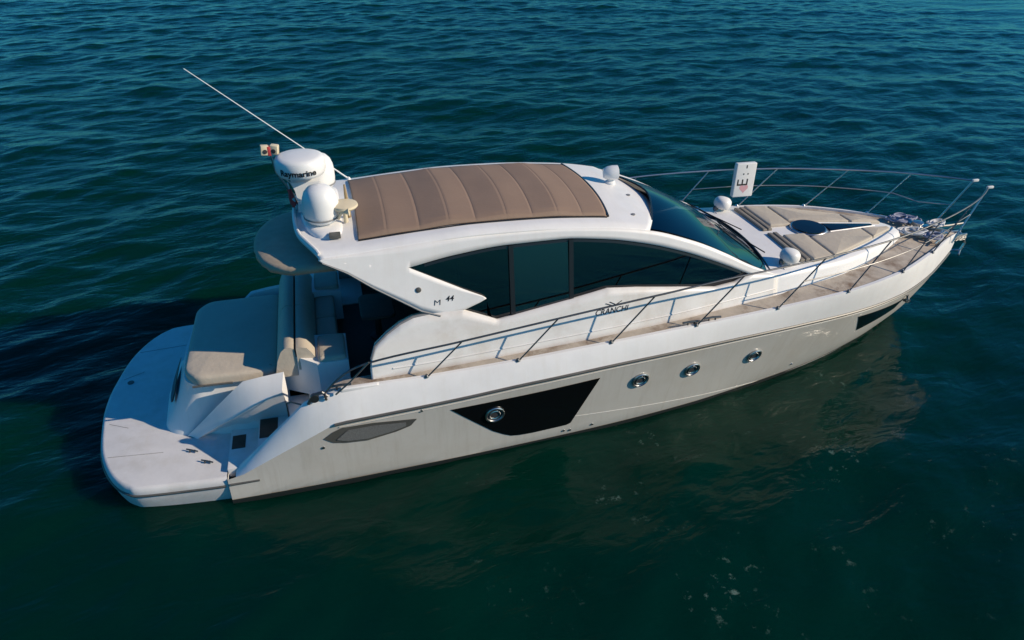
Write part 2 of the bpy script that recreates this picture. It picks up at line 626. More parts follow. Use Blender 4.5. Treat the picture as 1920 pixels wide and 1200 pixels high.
# ---- bulwark band
mb = MB()
rows = []
bx = frange(1.5, 2.47, 8) + frange(2.6, 12.6, 60) + frange(12.75, 13.84, 14)
for x in bx:
    # outer foot follows the hull top, inner head follows the rail line
    t = (x - 1.5) / (13.84 - 1.5)
    xo = x if x > 3.3 else 1.5 + (x - 1.5) * (3.3 - 1.5) / (3.3 - 1.5)
    ro = Vector((xo, -rub_y(xo), rub_z(xo)))
    ri = Vector((x, -D_y(x), D_z(x)))
    w = 0.05 if x < 12.8 else 0.05 * max(0.02, (13.84 - x) / 1.04)
    if ri.z - ro.z < .02:
        ri.z = ro.z + .02
    mid1 = ro.lerp(ri, .40) + Vector((0, -.014, .0)) * min(1, (ri.z - ro.z) / .3)
    mid2 = ro.lerp(ri, .78) + Vector((0, -.012, .0)) * min(1, (ri.z - ro.z) / .3)
    mid3 = ro.lerp(ri, .96) + Vector((0, -.004, .001))
    inn = ri + Vector((0, w, 0))
    floor = .36 if x < 2.7 else D_z(x) - .12
    low = Vector((x, inn.y + .005 if x < 12.8 else inn.y, min(floor, inn.z - .01)))
    rows.append([ro, mid1, mid2, mid3, ri, inn, low])
mb.add(*grid(rows)).mirror()
bulwark = mb.build("bulwark", M_WHITE, yacht, angle=28)
# rub rail
mb = MB()
path = [(x, -rub_y(x) - .012, rub_z(x) - .005) for x in frange(2.8, 12.6, 70) + frange(12.7, 13.72, 14)]
mb.add(*tube(path, 0.019, 6))
mb.pair("rub_rail", M_RUB, bulwark)
mb = MB()
path = [(x, -hull_y(x, rub_z(x) - .075) - .004, rub_z(x) - .075) for x in frange(2.85, 12.3, 70)]
mb.add(*tube(path, 0.008, 5))
mb.pair("spray_line", M_HULL, bulwark)
# short dark trim that carries the platform line on to the hull
mb = MB()
mb.add(*tube([(x, -2.012, .30 + (x - 1.42) * .01) for x in frange(1.42, 1.78, 6)], 0.016, 6))
mb.pair("hull_trim", M_RUB, hull)

# ---- hull glass, vents, portholes (on the topsides, both sides)
def hull_patch(lower, upper, n, off, name, material, parent, nz=5, solid=0.0):
    """x-monotone patch on the hull: lower / upper are (x, z) polylines"""
    lo, hi = lin(*zip(*lower)), lin(*zip(*upper))
    x0, x1 = lower[0][0], lower[-1][0]
    rows = []
    for x in frange(x0, x1, n):
        a, b = lo(x), max(hi(x), lo(x) + .002)
        rows.append([(x, -(hull_y(x, z) + off), z) for z in frange(a, b, nz)])
    return MB().add(*grid(rows)).pair(name, material, parent)

# pixel-free metre outlines measured on the hull side
hw = hull_patch([(4.27, 1.0), (4.86, .44), (5.02, .33), (5.13, .27), (5.26, .246), (5.45, .238), (5.95, .25), (6.02, .275), (6.35, 1.10)],
                [(4.27, 1.005), (5.28, 1.05), (6.35, 1.115)], 90, .006, "hull_window", M_GLOSSBLACK, hull, nz=9)
bw = hull_patch([(10.90, 1.10), (10.93, 1.06), (11.18, .652), (12.10, .789), (12.14, .98)],
                [(10.90, 1.102), (12.14, .995)], 50, .006, "bow_window", M_GLOSSBLACK, hull, nz=9)
mb = MB()
mb.add(*tube([(x, -hull_y(x, z) + .002, z) for x, z in zip(frange(5.9, 9.6, 40), frange(.42, .02, 40))], .007, 5))
mb.pair("hull_crease", M_HULL, hull)

def hull_frame(x, z):
    p = Vector((x, -hull_y(x, z), z))
    tx = (Vector((x + .05, -hull_y(x + .05, z), z)) - p).normalized()
    tz = (Vector((x, -hull_y(x, z + .05), z + .05)) - p).normalized()
    return p, tx, tz, tz.cross(tx).normalized() * 1.0

def porthole(x, z, rx, rz, parent):
    p, tx, tz, nn = hull_frame(x, z)
    if nn.y > 0: nn = -nn
    rim, gl, lit = MB(), MB(), MB()
    n = 28
    rows = []
    for fr, h in ((1.0, .004), (1.02, .022), (.95, .030), (.84, .028), (.78, .010)):
        rows.append([p + tx * math.cos(2 * math.pi * k / n) * rx * fr + tz * math.sin(2 * math.pi * k / n) * rz * fr + nn * h for k in range(n)])
    rim.add(*grid(rows, closed=True))
    gl.add([p + tx * math.cos(2 * math.pi * k / n) * rx * .80 + tz * math.sin(2 * math.pi * k / n) * rz * .80 + nn * .012 for k in range(n)],
           [tuple(range(n))])
    inner = tube([p + tx * math.cos(2 * math.pi * k / n) * rx * .52 + tz * math.sin(2 * math.pi * k / n) * rz * .52 + nn * .014 for k in range(n + 1)], .010, 5)
    rim.add(*inner)
    r = rim.pair("porthole", M_STEEL, parent)
    gl.pair("glass", M_LENS, r)

# ---- swim platform
plat_out = [(-.38, 0), (-.375, .2), (-.35, .45), (-.29, .85), (-.22, 1.15), (-.10, 1.45), (.05, 1.69), (.20, 1.83), (.36, 1.90), (.9, 1.945), (1.36, 1.97)]
px_ = [p[0] for p in plat_out]
dens = []
_ctl = [(plat_out[1][0], -plat_out[1][1])] + plat_out + [(1.8, 1.98)]
for i in range(1, len(_ctl) - 2):
    p0, p1, p2, p3 = (Vector(q) for q in _ctl[i - 1:i + 3])
    for k in range(8):
        t = k / 8
        q = .5 * ((2 * p1) + (p2 - p0) * t + (2 * p0 - 5 * p1 + 4 * p2 - p3) * t * t + (3 * p1 - p0 - 3 * p2 + p3) * t ** 3)
        dens.append((q.x, q.y))
dens.append(plat_out[-1])
outl = [(x, -y) for x, y in reversed(dens)] + [(x, y) for x, y in dens[1:]]
def offset_open(P, d):
    out = []
    for i, p in enumerate(P):
        a, b = Vector(P[max(i - 1, 0)]), Vector(P[min(i + 1, len(P) - 1)])
        e = (b - a).normalized()
        nrm = Vector((e.y, -e.x))
        q = Vector(p) - nrm * d
        out.append((q.x, q.y))
    return out
mbp = MB()
rows = []
sgn = 1
test = offset_open(outl, .1)
if test[len(test) // 2][0] < outl[len(outl) // 2][0]:
    sgn = -1
for d, z in ((.06, -.06), (.02, .07), (.0, .16), (-.01, .22), (-.012, .30), (.0, .355), (.03, .378), (.05, .38)):
    o2 = offset_open(outl, sgn * d)
    rows.append([(x if i not in (0, len(o2) - 1) else 1.39, y, z) for i, (x, y) in enumerate(o2)])
V, F = grid(rows)
n = len(outl)
V = list(V)
F = list(F)
top0 = (len(rows) - 1) * n
for i in range(n // 2):
    j = n - 1 - i
    if i + 1 < j - 1:
        F.append((top0 + i, top0 + i + 1, top0 + j - 1, top0 + j))
        F.append((i, i + 1, j - 1, j))
    else:
        F.append((top0 + i, top0 + i + 1, top0 + j))
F = [f for f in F if len(set(f)) >= 3]
mbp.add(V, F)
platform = mbp.build("swim_platform", M_PLAT, yacht, angle=50)
mb = MB()
o2 = offset_open(outl, -sgn * .014)
mb.add(*tube([(x, y, .265) for x, y in o2], .018, 6))
mb.build("platform_rub_rail", M_RUB, platform)
# fine joints in the platform skin
for a, b in (((-.24, -.52), (.02, -.66)), ((-.13, -1.22), (.55, -1.28)), ((-.24, .52), (.02, .66)), ((-.13, 1.22), (.55, 1.28))):
    MB().add(*tube([(a[0], a[1], .3805), (b[0], b[1], .3805)], .004, 4)).build("platform_joint", M_GREY, platform)
for yy in (-1, 1):
    for (cx, cy) in ((.92, 1.36), (1.13, 1.62)):
        mb = MB()
        for sx in (-.03, .03):
            mb.add(*tube([(cx + sx, yy * cy, .375), (cx + sx, yy * cy, .408)], .010, 8))
        mb.add(*tube([(cx - .075, yy * (cy - .04), .41), (cx, yy * cy, .414), (cx + .075, yy * (cy + .04), .41)], .010, 8))
        mb.build("cleat", M_STEEL_D, platform)
mb = MB()
mb.add(*lathe([(.0, 0), (.045, 0), (.045, .012), (.0, .014)], (-.13, .42, .379), 16))
mb.build("deck_filler", M_STEEL_D, platform)

# ---- cockpit mouldings, stairs, sunpad
def ring(z, xa, yw, rc, xf=2.22):
    """half-rounded outline of the garage moulding at height z"""
    pts = [(xf, -yw), (xa + rc, -yw)]
    for k in range(1, 8):
        a = math.pi / 2 * k / 8
        pts.append((xa + rc - rc * math.sin(a), -yw + rc - rc * math.cos(a)))
    pts.append((xa, -yw + rc))
    half = pts
    bow = [(x - .10 * (1 - (y / yw) ** 2) * (1 if x < xa + rc else 0), y, z) for x, y in half]
    mirr = [(x, -y, zz) for x, y, zz in reversed(bow)]
    mid = [(xa - .10, 0, z)]
    return bow + mid + mirr
mb = MB()
rows = [ring(.36, .55, 1.0, .30), ring(.42, .58, .99, .30), ring(.50, .66, .96, .28), ring(.95, .88, .90, .24), ring(1.08, .93, .90, .22), ring(1.13, .95, .98, .25), ring(1.165, .96, .99, .25)]
V, F = grid(rows)
V, F = list(V), list(F)
n = len(rows[0])
F.append(tuple(range(len(V) - n, len(V))))
mb.add(V, F)
garage = mb.build("garage_moulding", M_WHITE, yacht, angle=40)
# dark oval recess in the transom face
rows = []
for k in range(13):
    y = -.62 + 1.0 * k / 12
    hh = .15 * math.sqrt(max(0.0, 1 - ((k - 6) / 6.02) ** 2)) + .002
    rr = []
    for z in frange(.71 - hh, .71 + hh, 4):
        t = (z - .50) / .45
        x = .64 + (.86 - .64) * t - .10 * (1 - (y / 1.05) ** 2) - .012
        rr.append((x, y, z))
    rows.append(rr)
MB().add(*grid(rows)).build("transom_recess", M_BLACK, garage, solid=.01)

mb = MB()
inner = [Vector(p) for p in ((.82, -1.02, .385), (1.05, -1.07, .62), (1.27, -1.14, .87), (1.48, -1.17, 1.08), (1.70, -1.19, 1.285), (1.95, -1.195, 1.325), (2.22, -1.195, 1.355))]
outer = [Vector(p) for p in ((.93, -1.09, .385), (1.08, -1.13, .50), (1.28, -1.20, .66), (1.49, -1.28, .81), (1.70, -1.33, .96), (1.86, -1.36, 1.06), (2.18, -1.375, 1.20))]
foot = [Vector((p.x, p.y + min(.30, .8 * (p.z - .38)), .37)) for p in outer]
inft = [Vector((p.x, p.y + .06, .37)) for p in inner]
rows = [[inft[i], inner[i] + Vector((0, .03, -.03)), inner[i], inner[i].lerp(outer[i], .5) + Vector((0, 0, .012)), outer[i], outer[i] + Vector((0, -.01, -.03)), foot[i]] for i in range(7)]
V, F = grid(rows)
F = list(F)
F.append(tuple(range(len(V) - 7, len(V))))
mb.add(V, F)
mb.pair("stair_wing", M_WHITE, yacht, angle=40)

for s in (-1, 1):
    st = MB()
    st.add(*box(1.40, 1.80, -1.87, -1.0, .30, .44, .012))
    st.add(*box(1.795, 2.20, -1.868, -.98, .30, .62, .012))
    st.add(*box(2.195, 2.50, -1.866, -1.0, .30, .80, .012))
    st.add(*box(2.495, 3.40, -1.864, -1.0, .30, .97, .012))
    if s == 1: st.V = [(x, -y, z) for x, y, z in st.V]
    stair = st.build("stairs", M_WHITE2, yacht)
    for (x0, x1, y0, y1, z) in ((1.43, 1.60, -1.50, -1.24, .44), (1.81, 2.04, -1.58, -1.20, .62), (2.26, 2.44, -1.70, -1.40, .80)):
        t = MB().add(*box(x0, x1, min(s * -y0, s * -y1), max(s * -y0, s * -y1), z - .002, z + .008, .003))
        t.build("tread", M_TEAKD, stair)
    hr = MB()
    pth = [(2.22, s * 1.52, .80), (2.22, s * 1.52, 1.08), (2.28, s * 1.55, 1.12), (2.55, s * 1.78, 1.16), (2.60, s * 1.82, 1.12), (2.60, s * 1.82, .97)]
    hr.add(*tube(pth, .011, 8))
    hr.add(*tube([(2.22, s * 1.52, .83), (2.40, s * 1.66, 1.12), (2.58, s * 1.81, 1.0)], .008, 6))
    hr.build("stair_gate", M_STEEL_D, stair)

# cockpit sole
mb = MB()
mb.add(*box(2.42, 4.6, -1.02, 1.02, .8, .95, .01))
mb.add(*box(3.38, 4.6, -1.62, 1.62, .78, .948, .01))
cockpit = mb.build("cockpit_sole", M_TEAKD, yacht)
# settee blocks: aft bench under the headrest and side arms
mb = MB()
for sg in (-1, 1):
    # end block of the settee: its aft corner is cut off at an angle
    P = [(2.13, sg * .93), (2.66, sg * 1.25), (3.06, sg * 1.25), (3.06, sg * .6), (2.13, sg * .6)]
    top = [1.20, 1.45, 1.45, 1.45, 1.20]
    V = [(x, y, .9) for x, y in P] + [(x, y, z) for (x, y), z in zip(P, top)]
    V += [(2.36, sg * 1.068, 1.50), (2.36, sg * .6, 1.50)]
    F = [(0, 1, 6, 10, 5), (1, 2, 7, 6), (2, 3, 8, 7), (5, 10, 11, 9), (10, 6, 7, 8, 11), (0, 5, 9, 4), (3, 4, 9, 11, 8), (0, 4, 3, 2, 1)]
    mb.add(V, F)
mb.add(*box(2.19, 2.40, -.95, .95, .9, 1.50, .025))
mb.add(*box(2.38, 2.95, -.95, .95, .9, 1.32, .025))
bench = mb.build("settee", M_WHITE, yacht, smooth=False)
# sunpad
out = smooth_poly([(.93, -.78), (1.10, -1.0), (2.14, -1.02), (2.14, 1.02), (1.10, 1.0), (.93, .78)], .12, 5)
sunpad = MB().add(*pad(out, lambda x, y: 1.165 - .04 * max(0, 1.1 - x), .135, .045)).build("sunpad", M_BEIGE, yacht, angle=60)
mb = MB()
mb.add(*tube([(1.05, -1.015, 1.175), (1.55, -1.03, 1.175)], .014, 6))
mb.pair("piping", M_RUB, sunpad)
# headrest of the sunpad: wedge with rolled top
prof = [(2.12, 1.29), (2.16, 1.46), (2.22, 1.60), (2.27, 1.645), (2.34, 1.655), (2.385, 1.63), (2.395, 1.55), (2.395, 1.2), (2.12, 1.2)]
def extrude_y(prof, ys, shift=None):
    rows = [[(x, y, z) for x, z in prof] for y in ys]
    V, F = grid(rows, closed=True)
    F = list(F)
    F.append(tuple(range(len(prof))))
    F.append(tuple(range(len(V) - len(prof), len(V))))
    return V, F
for a, b in ((-1.10, -.02), (.0, 1.10)):
    MB().add(*extrude_y(prof, [a, a + .02, (a + b) / 2, b - .02, b])).build("headrest", M_BEIGE, yacht, angle=50)
prof2 = [(2.415, 1.64), (2.47, 1.655), (2.55, 1.63), (2.60, 1.56), (2.66, 1.44), (2.66, 1.3), (2.415, 1.3)]
for a, b in ((-1.12, -.02), (.0, 1.12)):
    MB().add(*extrude_y(prof2, [a, a + .02, (a + b) / 2, b - .02, b])).build("settee_backrest", M_BEIGE, bench, angle=50)
for (x0, x1, y0, y1) in ((2.68, 3.04, -1.23, -.66), (2.66, 2.95, -.62, -.01), (2.66, 2.95, 0.01, .62), (2.68, 3.04, .66, 1.23)):
    z0 = 1.445 if abs(y0 + y1) > 1.5 else 1.325
    out = smooth_poly([(x0, y0), (x1, y0), (x1, y1), (x0, y1)], .06, 4)
    MB().add(*pad(out, lambda x, y: z0, .07, .03)).build("seat_cushion", M_BEIGE, bench, angle=60)
# table
mb = MB()
mb.add(*pad(smooth_poly([(3.3, -.35), (3.8, -.35), (3.8, .35), (3.3, .35)], .12, 5), lambda x, y: 1.45, .035, .012))
tb = mb.build("cockpit_table", M_TEAKD, yacht)
MB().add(*lathe([(.14, .94), (.13, .97), (.05, .99), (.05, 1.43), (.12, 1.45)], (3.55, 0, 0), 18)).build("leg", M_TEAKD, tb)

# ------------------------------------------------------------------ superstructure side surface
side_yb = pchip([2, 6, 7.5, 8.3, 9, 10, 10.6, 11.1, 11.7, 12.2, 12.6, 13], [1.62, 1.62, 1.55, 1.46, 1.37, 1.24, 1.12, .95, .66, .36, .12, .02])
def side(x, z):
    return -side_yb(x) + .30 * (z - 1.75)
def side_patch(lower, upper, n, nz=6, off=0.0, x0=None, x1=None):
    lo, hi = lin(*zip(*lower)), lin(*zip(*upper))
    a0 = lower[0][0] if x0 is None else x0
    a1 = lower[-1][0] if x1 is None else x1
    keys = sorted(set([round(v, 4) for v in frange(a0, a1, n)] + [round(p[0], 4) for p in lower + upper if a0 < p[0] < a1]))
    rows = []
    for x in keys:
        zl, zh = lo(x), hi(x)
        zh = max(zh, zl + .001)
        rows.append([(x, side(x, z) - off, z) for z in frange(zl, zh, nz)])
    return grid(rows)

bend = [(2.70, 2.94), (3.32, 2.97), (4.18, 3.03), (4.86, 3.06), (5.55, 3.05), (6.5, 2.985), (7.22, 2.87), (7.86, 2.66), (8.4, 2.41), (8.79, 2.20), (9.33, 1.955)]
bend_s = pchip(*zip(*bend))
bend_d = [(x, bend_s(x)) for x in frange(2.86, 9.33, 60)]
win_top = [(3.92, 2.75), (4.5, 2.845), (5.19, 2.905), (5.9, 2.91), (6.5, 2.85), (7.04, 2.74), (7.7, 2.54), (8.32, 2.285), (8.88, 2.03)]
wt_s = pchip(*zip(*win_top))
win_top_d = [(x, wt_s(x)) for x in frange(3.92, 8.88, 50)]
win_low = [(4.55, 2.14), (5.02, 1.95), (5.8, 2.065), (6.57, 2.18), (7.0, 2.135), (7.67, 2.04), (8.27, 1.94), (8.6, 1.955), (8.88, 2.028)]
wing_low = [(2.86, 2.935), (2.96, 2.885), (3.18, 2.77), (3.47, 2.56), (4.03, 2.21), (4.33, 2.10), (4.55, 2.14), (4.80, 2.225), (4.88, 2.262)]
wing_top = [(2.86, 2.945)] + [p for p in bend_d if 2.9 < p[0] < 3.92] + [(3.92, bend_s(3.92))]
# coaming + cabin side below the windows
cab_top = [(3.32, 1.50), (3.35, 1.66), (3.41, 1.82), (3.57, 1.95), (3.75, 2.06), (3.92, 2.125), (4.12, 2.145), (4.35, 2.14), (4.56, 2.138)] + win_low[1:-1] + [(8.88, 2.03), (9.33, 1.955)]
cab_low = [(x, deck_z(x) - .06) for x in frange(3.32, 9.33, 30)]
mb = MB().add(*side_patch(cab_low, cab_top, 70, 7, -.075))
cabin, cabin_port = mb.pair("cabin_side", M_WHITE2, yacht, angle=50, solid=.15, solid_off=0)
# grey strip on the coaming top, painting the shade of its inner edge
mb = MB()
mb.add(*tube([(x, side(x, z) + .02, z + .012) for x, z in cab_top[1:7]], .022, 8))
mb.pair("coaming_shade", M_GREY, (cabin, cabin_port))
# raised moulding line along the cabin side
mb = MB()
mb.add(*tube([(x, side(x, deck_z(x) + .10) - .002, deck_z(x) + .10) for x in frange(3.6, 9.3, 40)], .012, 6))
mb.pair("side_moulding", M_WHITE2, (cabin, cabin_port))

# ---- hardtop: roof shell with the swept side wings
aft_x = pchip([0, .3, .66, .84, 1.21, 1.26], [2.57, 2.58, 2.63, 2.70, 2.86, 2.88])
front_x = pchip([0, .14, .54, .9, 1.11, 1.21, 1.26], [7.66, 7.645, 7.52, 7.37, 7.26, 7.20, 7.17])
def roof_z(x, y):
    a = abs(y)
    e = bend_s(min(max(x, 2.72), 7.8)) + .05
    if a <= 1.1:
        return e + .055 * (1 - (a / 1.21) ** 2) - .0
    t = (a - 1.1) / .14
    return e + .055 * (1 - (1.1 / 1.21) ** 2) - .06 * t * t
mb = MB()
ys = [-1.235, -1.215, -1.18, -1.14, -1.1] + frange(-1.0, 1.0, 17) + [1.1, 1.14, 1.18, 1.215, 1.235]
rows = []
for t in frange(0, 1, 60):
    rows.append([(aft_x(abs(y)) + (front_x(abs(y)) - aft_x(abs(y))) * t, y, roof_z(aft_x(abs(y)) + (front_x(abs(y)) - aft_x(abs(y))) * t, y)) for y in ys])
mb.add(*grid(rows))
hardtop = mb.build("hardtop", M_WHITE, yacht, angle=50, solid=.05, solid_off=1)
# make sure the shell grows downwards
hardtop.modifiers['solid'].offset = -1
WOFF = -.0275
for s in (1, -1):
    mb = MB()
    # piece aft of the window corner (wing) and piece above the window
    wl_ = lin(*zip(*wing_low))
    split = [(2.86, 2.94), (3.92, 2.75)]
    mb.add(*side_patch(wing_low, split, 30, 8, WOFF, x0=2.86, x1=3.92))
    mb.add(*side_patch(split, wing_top, 30, 4, WOFF, x0=2.86, x1=3.92))
    mb.add(*side_patch(wing_low, [(3.92, 2.75), (4.60, 2.406), (4.83, 2.30), (4.88, 2.268)], 24, 8, WOFF, x0=3.92, x1=4.88))
    mb.add(*side_patch(win_top_d + [(9.33, 1.945)], bend_d, 60, 4, WOFF, x0=3.92, x1=9.33))
    bmv = mb
    if s == -1:
        bmv.V = [(x, -y, z) for x, y, z in bmv.V]
    w = bmv.build("side_wing", M_WHITE, hardtop, angle=40, solid=.055, solid_off=0)
    bm = bmesh.new(); bm.from_mesh(w.data)
    bmesh.ops.remove_doubles(bm, verts=bm.verts, dist=.004)
    bm.to_mesh(w.data); bm.free()
    edge = MB()
    edge.add(*tube([(x, s * (side(x, z) - .004), z) for x, z in [(x, np.interp(x, *zip(*wing_low))) for x in frange(2.90, 4.27, 24)]], .012, 6))
    edge.build("wing_trim", M_GREY, w)
    d = MB()
    zc, xc = 2.475, 4.02
    d.add(*lathe([(.0, 0), (.035, 0), (.035, .012), (.02, .018), (.0, .018)], (xc, s * (side(xc, zc) + .002), zc), 16, (0, -s, .3)))
    d.build("wing_lamp", M_RUB, w)

def side_text(body, xc, zc, h, parent, surf=side, spacing=1.0, shear=0.0, off=.032, slope=0.0, wide=1.0, bold=.012):
    V, F = text_mesh(body, 1.0, spacing, shear, bold)
    out = []
    for v in V:
        x = xc + v.x * h * wide
        z = zc + v.y * h + v.x * h * wide * slope
        out.append((x, surf(x, z) - off, z))
    MB().add(out, F).build("lettering", M_INK, parent, smooth=False, recalc=False)
wing_o = [o for o in hardtop.children if o.name.startswith("side_wing")][0]
side_text("M", 4.24, 2.290, .10, wing_o, off=.005, wide=1.25, shear=.1, bold=-.012)
side_text("44", 4.40, 2.325, .095, wing_o, off=.005, wide=1.1, shear=.25)
side_text("CRANCHI", 6.60, 1.905, .105, cabin, off=.006, wide=1.05, slope=.02, shear=.3)
# small winged emblem over the name
mb = MB()
for a, b in (((6.52, 2.01), (6.64, 1.965)), ((6.64, 1.965), (6.76, 2.02)), ((6.58, 2.025), (6.66, 1.985))):
    mb.add(*tube([(a[0], side(*a) - .004, a[1]), (b[0], side(*b) - .004, b[1])], .007, 5))
mb.build("emblem", M_INK, cabin)

# ---- brown folding sunroof
mb = MB()
NF = 8
yy = frange(-1.0, 1.0, 25)
def fab_x(t, y):
    x0 = 3.36 + .02 * (1 - y * y)
    x1 = 6.64 + .10 * (1 - y * y)
    return x0 + (x1 - x0) * t
rows = []
ts = []
edges = [0, .11, .235, .35, .455, .58, .685, .79, .895, 1.0]
for i in range(len(edges) - 1):
    a, b = edges[i], edges[i + 1]
    for k in (0, .04, .09, .14, .22, .35, .5, .65, .8, .92):
        ts.append((a + (b - a) * k, k, i))
ts.append((1.0, 1.0, len(edges) - 2))
random.seed(3)
for t, u, i in ts:
    hs = [.004, .030, .010, .036, .006, .030, .012, .034, .008, .006]
    uu = u * u * (3 - 2 * u) * .35 + u * .65
    lift = 1.35 * (hs[i] + (hs[i + 1] - hs[i]) * uu) - .005 * (max(0, 1 - u / .06) + max(0, 1 - (1 - u) / .06)) + .006
    r = []
    for y in yy:
        x = fab_x(t, y)
        fold = lift * min(1, (1.02 - abs(y)) * 7)
        wob = .006 * noise.noise(Vector((x * 2.3, y * 1.7, 3.1)))
        r.append((x, y, roof_z(x, y) + .018 + fold + wob))
    rows.append(r)
sunroof = mb.add(*grid(rows)).build("sunroof", M_ROOF, hardtop, angle=6, solid=.015, solid_off=-1)
mb = MB()
mb.add(*tube([(fab_x(1, y) + .015, y, roof_z(fab_x(1, y), y) + .012) for y in yy], .022, 6))
mb.add(*tube([(fab_x(t, -1.0), -1.015, roof_z(fab_x(t, -1.0), -1.0) + .004) for t in frange(0, 1, 30)], .010, 5))
mb.add(*tube([(fab_x(t, 1.0), 1.015, roof_z(fab_x(t, 1.0), 1.0) + .004) for t in frange(0, 1, 30)], .010, 5))
mb.build("sunroof_frame", M_BLACK, sunroof)

# ---- side glazing
def pane(x, z, slope=.085):
    # the panes stand more upright than the frame and tuck under its head
    return side(x, z) + .008 + slope * (2.93 - z)
def glaze(x0, x1, slope):
    lowd = [(3.93, 2.745), (4.87, 2.275)] + [(4.88, 2.268), (4.885, 2.25), (4.56, 2.14)]
    lo = lin([3.92, 4.90, 4.901, 5.02, 5.8, 6.57, 7.0, 7.67, 8.27, 8.6, 8.88],
             [2.745, 2.255, 1.99, 1.945, 2.06, 2.175, 2.13, 2.035, 1.935, 1.95, 2.028])
    xs = frange(x0, x1, max(6, int((x1 - x0) * 14)))
    rows = [[(x, pane(x, z, slope), z) for z in frange(lo(x) - .06, wt_s(x) + .02, 5)] for x in xs]
    return MB().add(*grid(rows))
segs = [(3.95, 5.21, M_GLASS), (5.27, 6.02, M_GLASS2), (6.08, 8.86, M_GLASS)]
for s in (1, -1):
    for x0, x1, mm in segs:
        g = glaze(x0, x1, (.058 if 5 < x0 < 6 else .085))
        if x0 < 4:
            # the low corner under the wing tip
            g.add(*grid([[(x, pane(x, z), z) for z in frange(np.interp(x, [4.5, 4.56, 5.02], [2.14, 2.13, 1.945]) - .02, np.interp(x, [4.5, 4.9], [2.15, 2.27]), 3)] for x in frange(4.52, 4.895, 8)]))
        if s == -1: g.V = [(x, -y, z) for x, y, z in g.V]
        g.build("side_window", mm, yacht, angle=60)
    mu = MB()
    for xc in (5.24, 6.05):
        lo = np.interp(xc, [5.02, 5.8, 6.57], [1.945, 2.06, 2.175])
        pts = [(xc, pane(xc, z) - .012, z) for z in frange(lo - .05, wt_s(xc), 6)]
        for i in range(5):
            pass
        rows = [[(p[0] - .035, p[1], p[2]), (p[0] - .03, p[1] - .02, p[2]), (p[0] + .03, p[1] - .02, p[2]), (p[0] + .035, p[1], p[2])] for p in pts]
        mu.add(*grid(rows))
    # black surround just inside the opening
    def band(pts, w):
        return grid([[(x, side(x, z) - .004, z), (x, side(x, z + w) - .004, z + w)] for x, z in pts])
    mu.add(*band([(x, z) for x, z in win_top_d if 4.1 < x < 8.75], -.035))
    if s == -1: mu.V = [(x, -y, z) for x, y, z in mu.V]
    mu.build("window_frame", M_BLACK, yacht)

# ---- aft bulkhead, saloon
V = [(4.52, -1.62, 1.06), (4.52, 1.62, 1.06), (4.52, 1.24, 2.95), (4.52, -1.24, 2.95)]
MB().add(V + [(x + .04, y, z) for x, y, z in V], [(0, 1, 2, 3), (4, 5, 6, 7), (0, 1, 5, 4), (1, 2, 6, 5), (2, 3, 7, 6), (3, 0, 4, 7)]).build("saloon_door", M_GLOSSBLACK, yacht)
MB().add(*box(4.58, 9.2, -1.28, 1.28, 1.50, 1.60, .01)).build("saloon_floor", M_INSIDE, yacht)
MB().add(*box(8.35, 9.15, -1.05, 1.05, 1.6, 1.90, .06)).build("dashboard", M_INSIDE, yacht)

# ---- windscreen
pil = lambda t: (7.22 + (9.30 - 7.22) * t)
mb = MB()
rows = []
ncol = frange(-1.165, 1.165, 21)
for t in frange(0, 1, 16):
    r = []
    for y in ncol:
        xt = front_x(abs(y)) - .01
        xb = 9.42 - .14 * (y / 1.165) ** 2
        x = xt + (xb - xt) * t
        zp = bend_s(7.21 + (9.28 - 7.21) * t) - .01
        yb = y * (1 - .03 * t)
        r.append((x, yb, zp + .05 * (1 - (y / 1.165) ** 2) * (1 - t) + .05 * t * (1 - (y / 1.165) ** 2) - .01 + .03 * (1 - t)))
    rows.append(r)
wind = mb.add(*grid(rows)).build("windscreen", M_SCREEN, yacht, angle=60)
wrow = rows
mb = MB()
mb.add(*tube([Vector(p) + Vector((.01, 0, .008)) for p in wrow[-1]], .016, 6))
mb.build("windscreen_seal", M_BLACK, wind)
MB().add(*tube([Vector(p) + Vector((.0, 0, .004)) for p in wrow[0]], .014, 6)).build("windscreen_seal", M_BLACK, wind)
for yb, ye, ti in ((.15, .85, 12), (-.75, -.05, 12), (-.35, .25, 12)):
    if yb == -.35: continue
    def wp(y, i): 
        j = min(range(len(ncol)), key=lambda q: abs(ncol[q] - y))
        return Vector(wrow[i][j]) + Vector((.02, 0, .035))
    w = MB()
    w.add(*tube([wp(yb, 15) + Vector((.08, 0, .0)), wp((yb + ye) / 2, 13), wp(ye, 11)], .010, 6))
    w.add(*tube([wp(ye - .3, 11) + Vector((0, 0, -.015)), wp(ye + .28, 12) + Vector((0, 0, -.015))], .009, 5))
    w.build("wiper", M_BLACK, wind)

# ------------------------------------------------------------------ decks
mb = MB()
rows = []
for x in frange(2.80, 12.6, 60) + frange(12.7, 13.80, 14):
    yo = D_y(x) - (.045 if x < 12.8 else .045 * max(.05, (13.84 - x) / 1.04))
    yi = max(0.0, min(yo - .02, -side(x, deck_z(x)) - .09)) if x < 12.55 else 0.0
    rows.append([(x, -yo + (yo - yi) * k / 4, deck_z(x) + .03 * (k / 4) * (1 if x > 9.5 else 0)) for k in range(5)])
mb.add(*grid(rows))
deck, deck_port = mb.pair("side_deck", M_DECK, yacht)
# white toe of the deck by the passage
mb = MB()
mb.add(*box(2.92, 3.40, -1.90, -1.83, 1.40, 1.475, .03, 3))
mb.pair("bulwark_step", M_WHITE, bulwark)

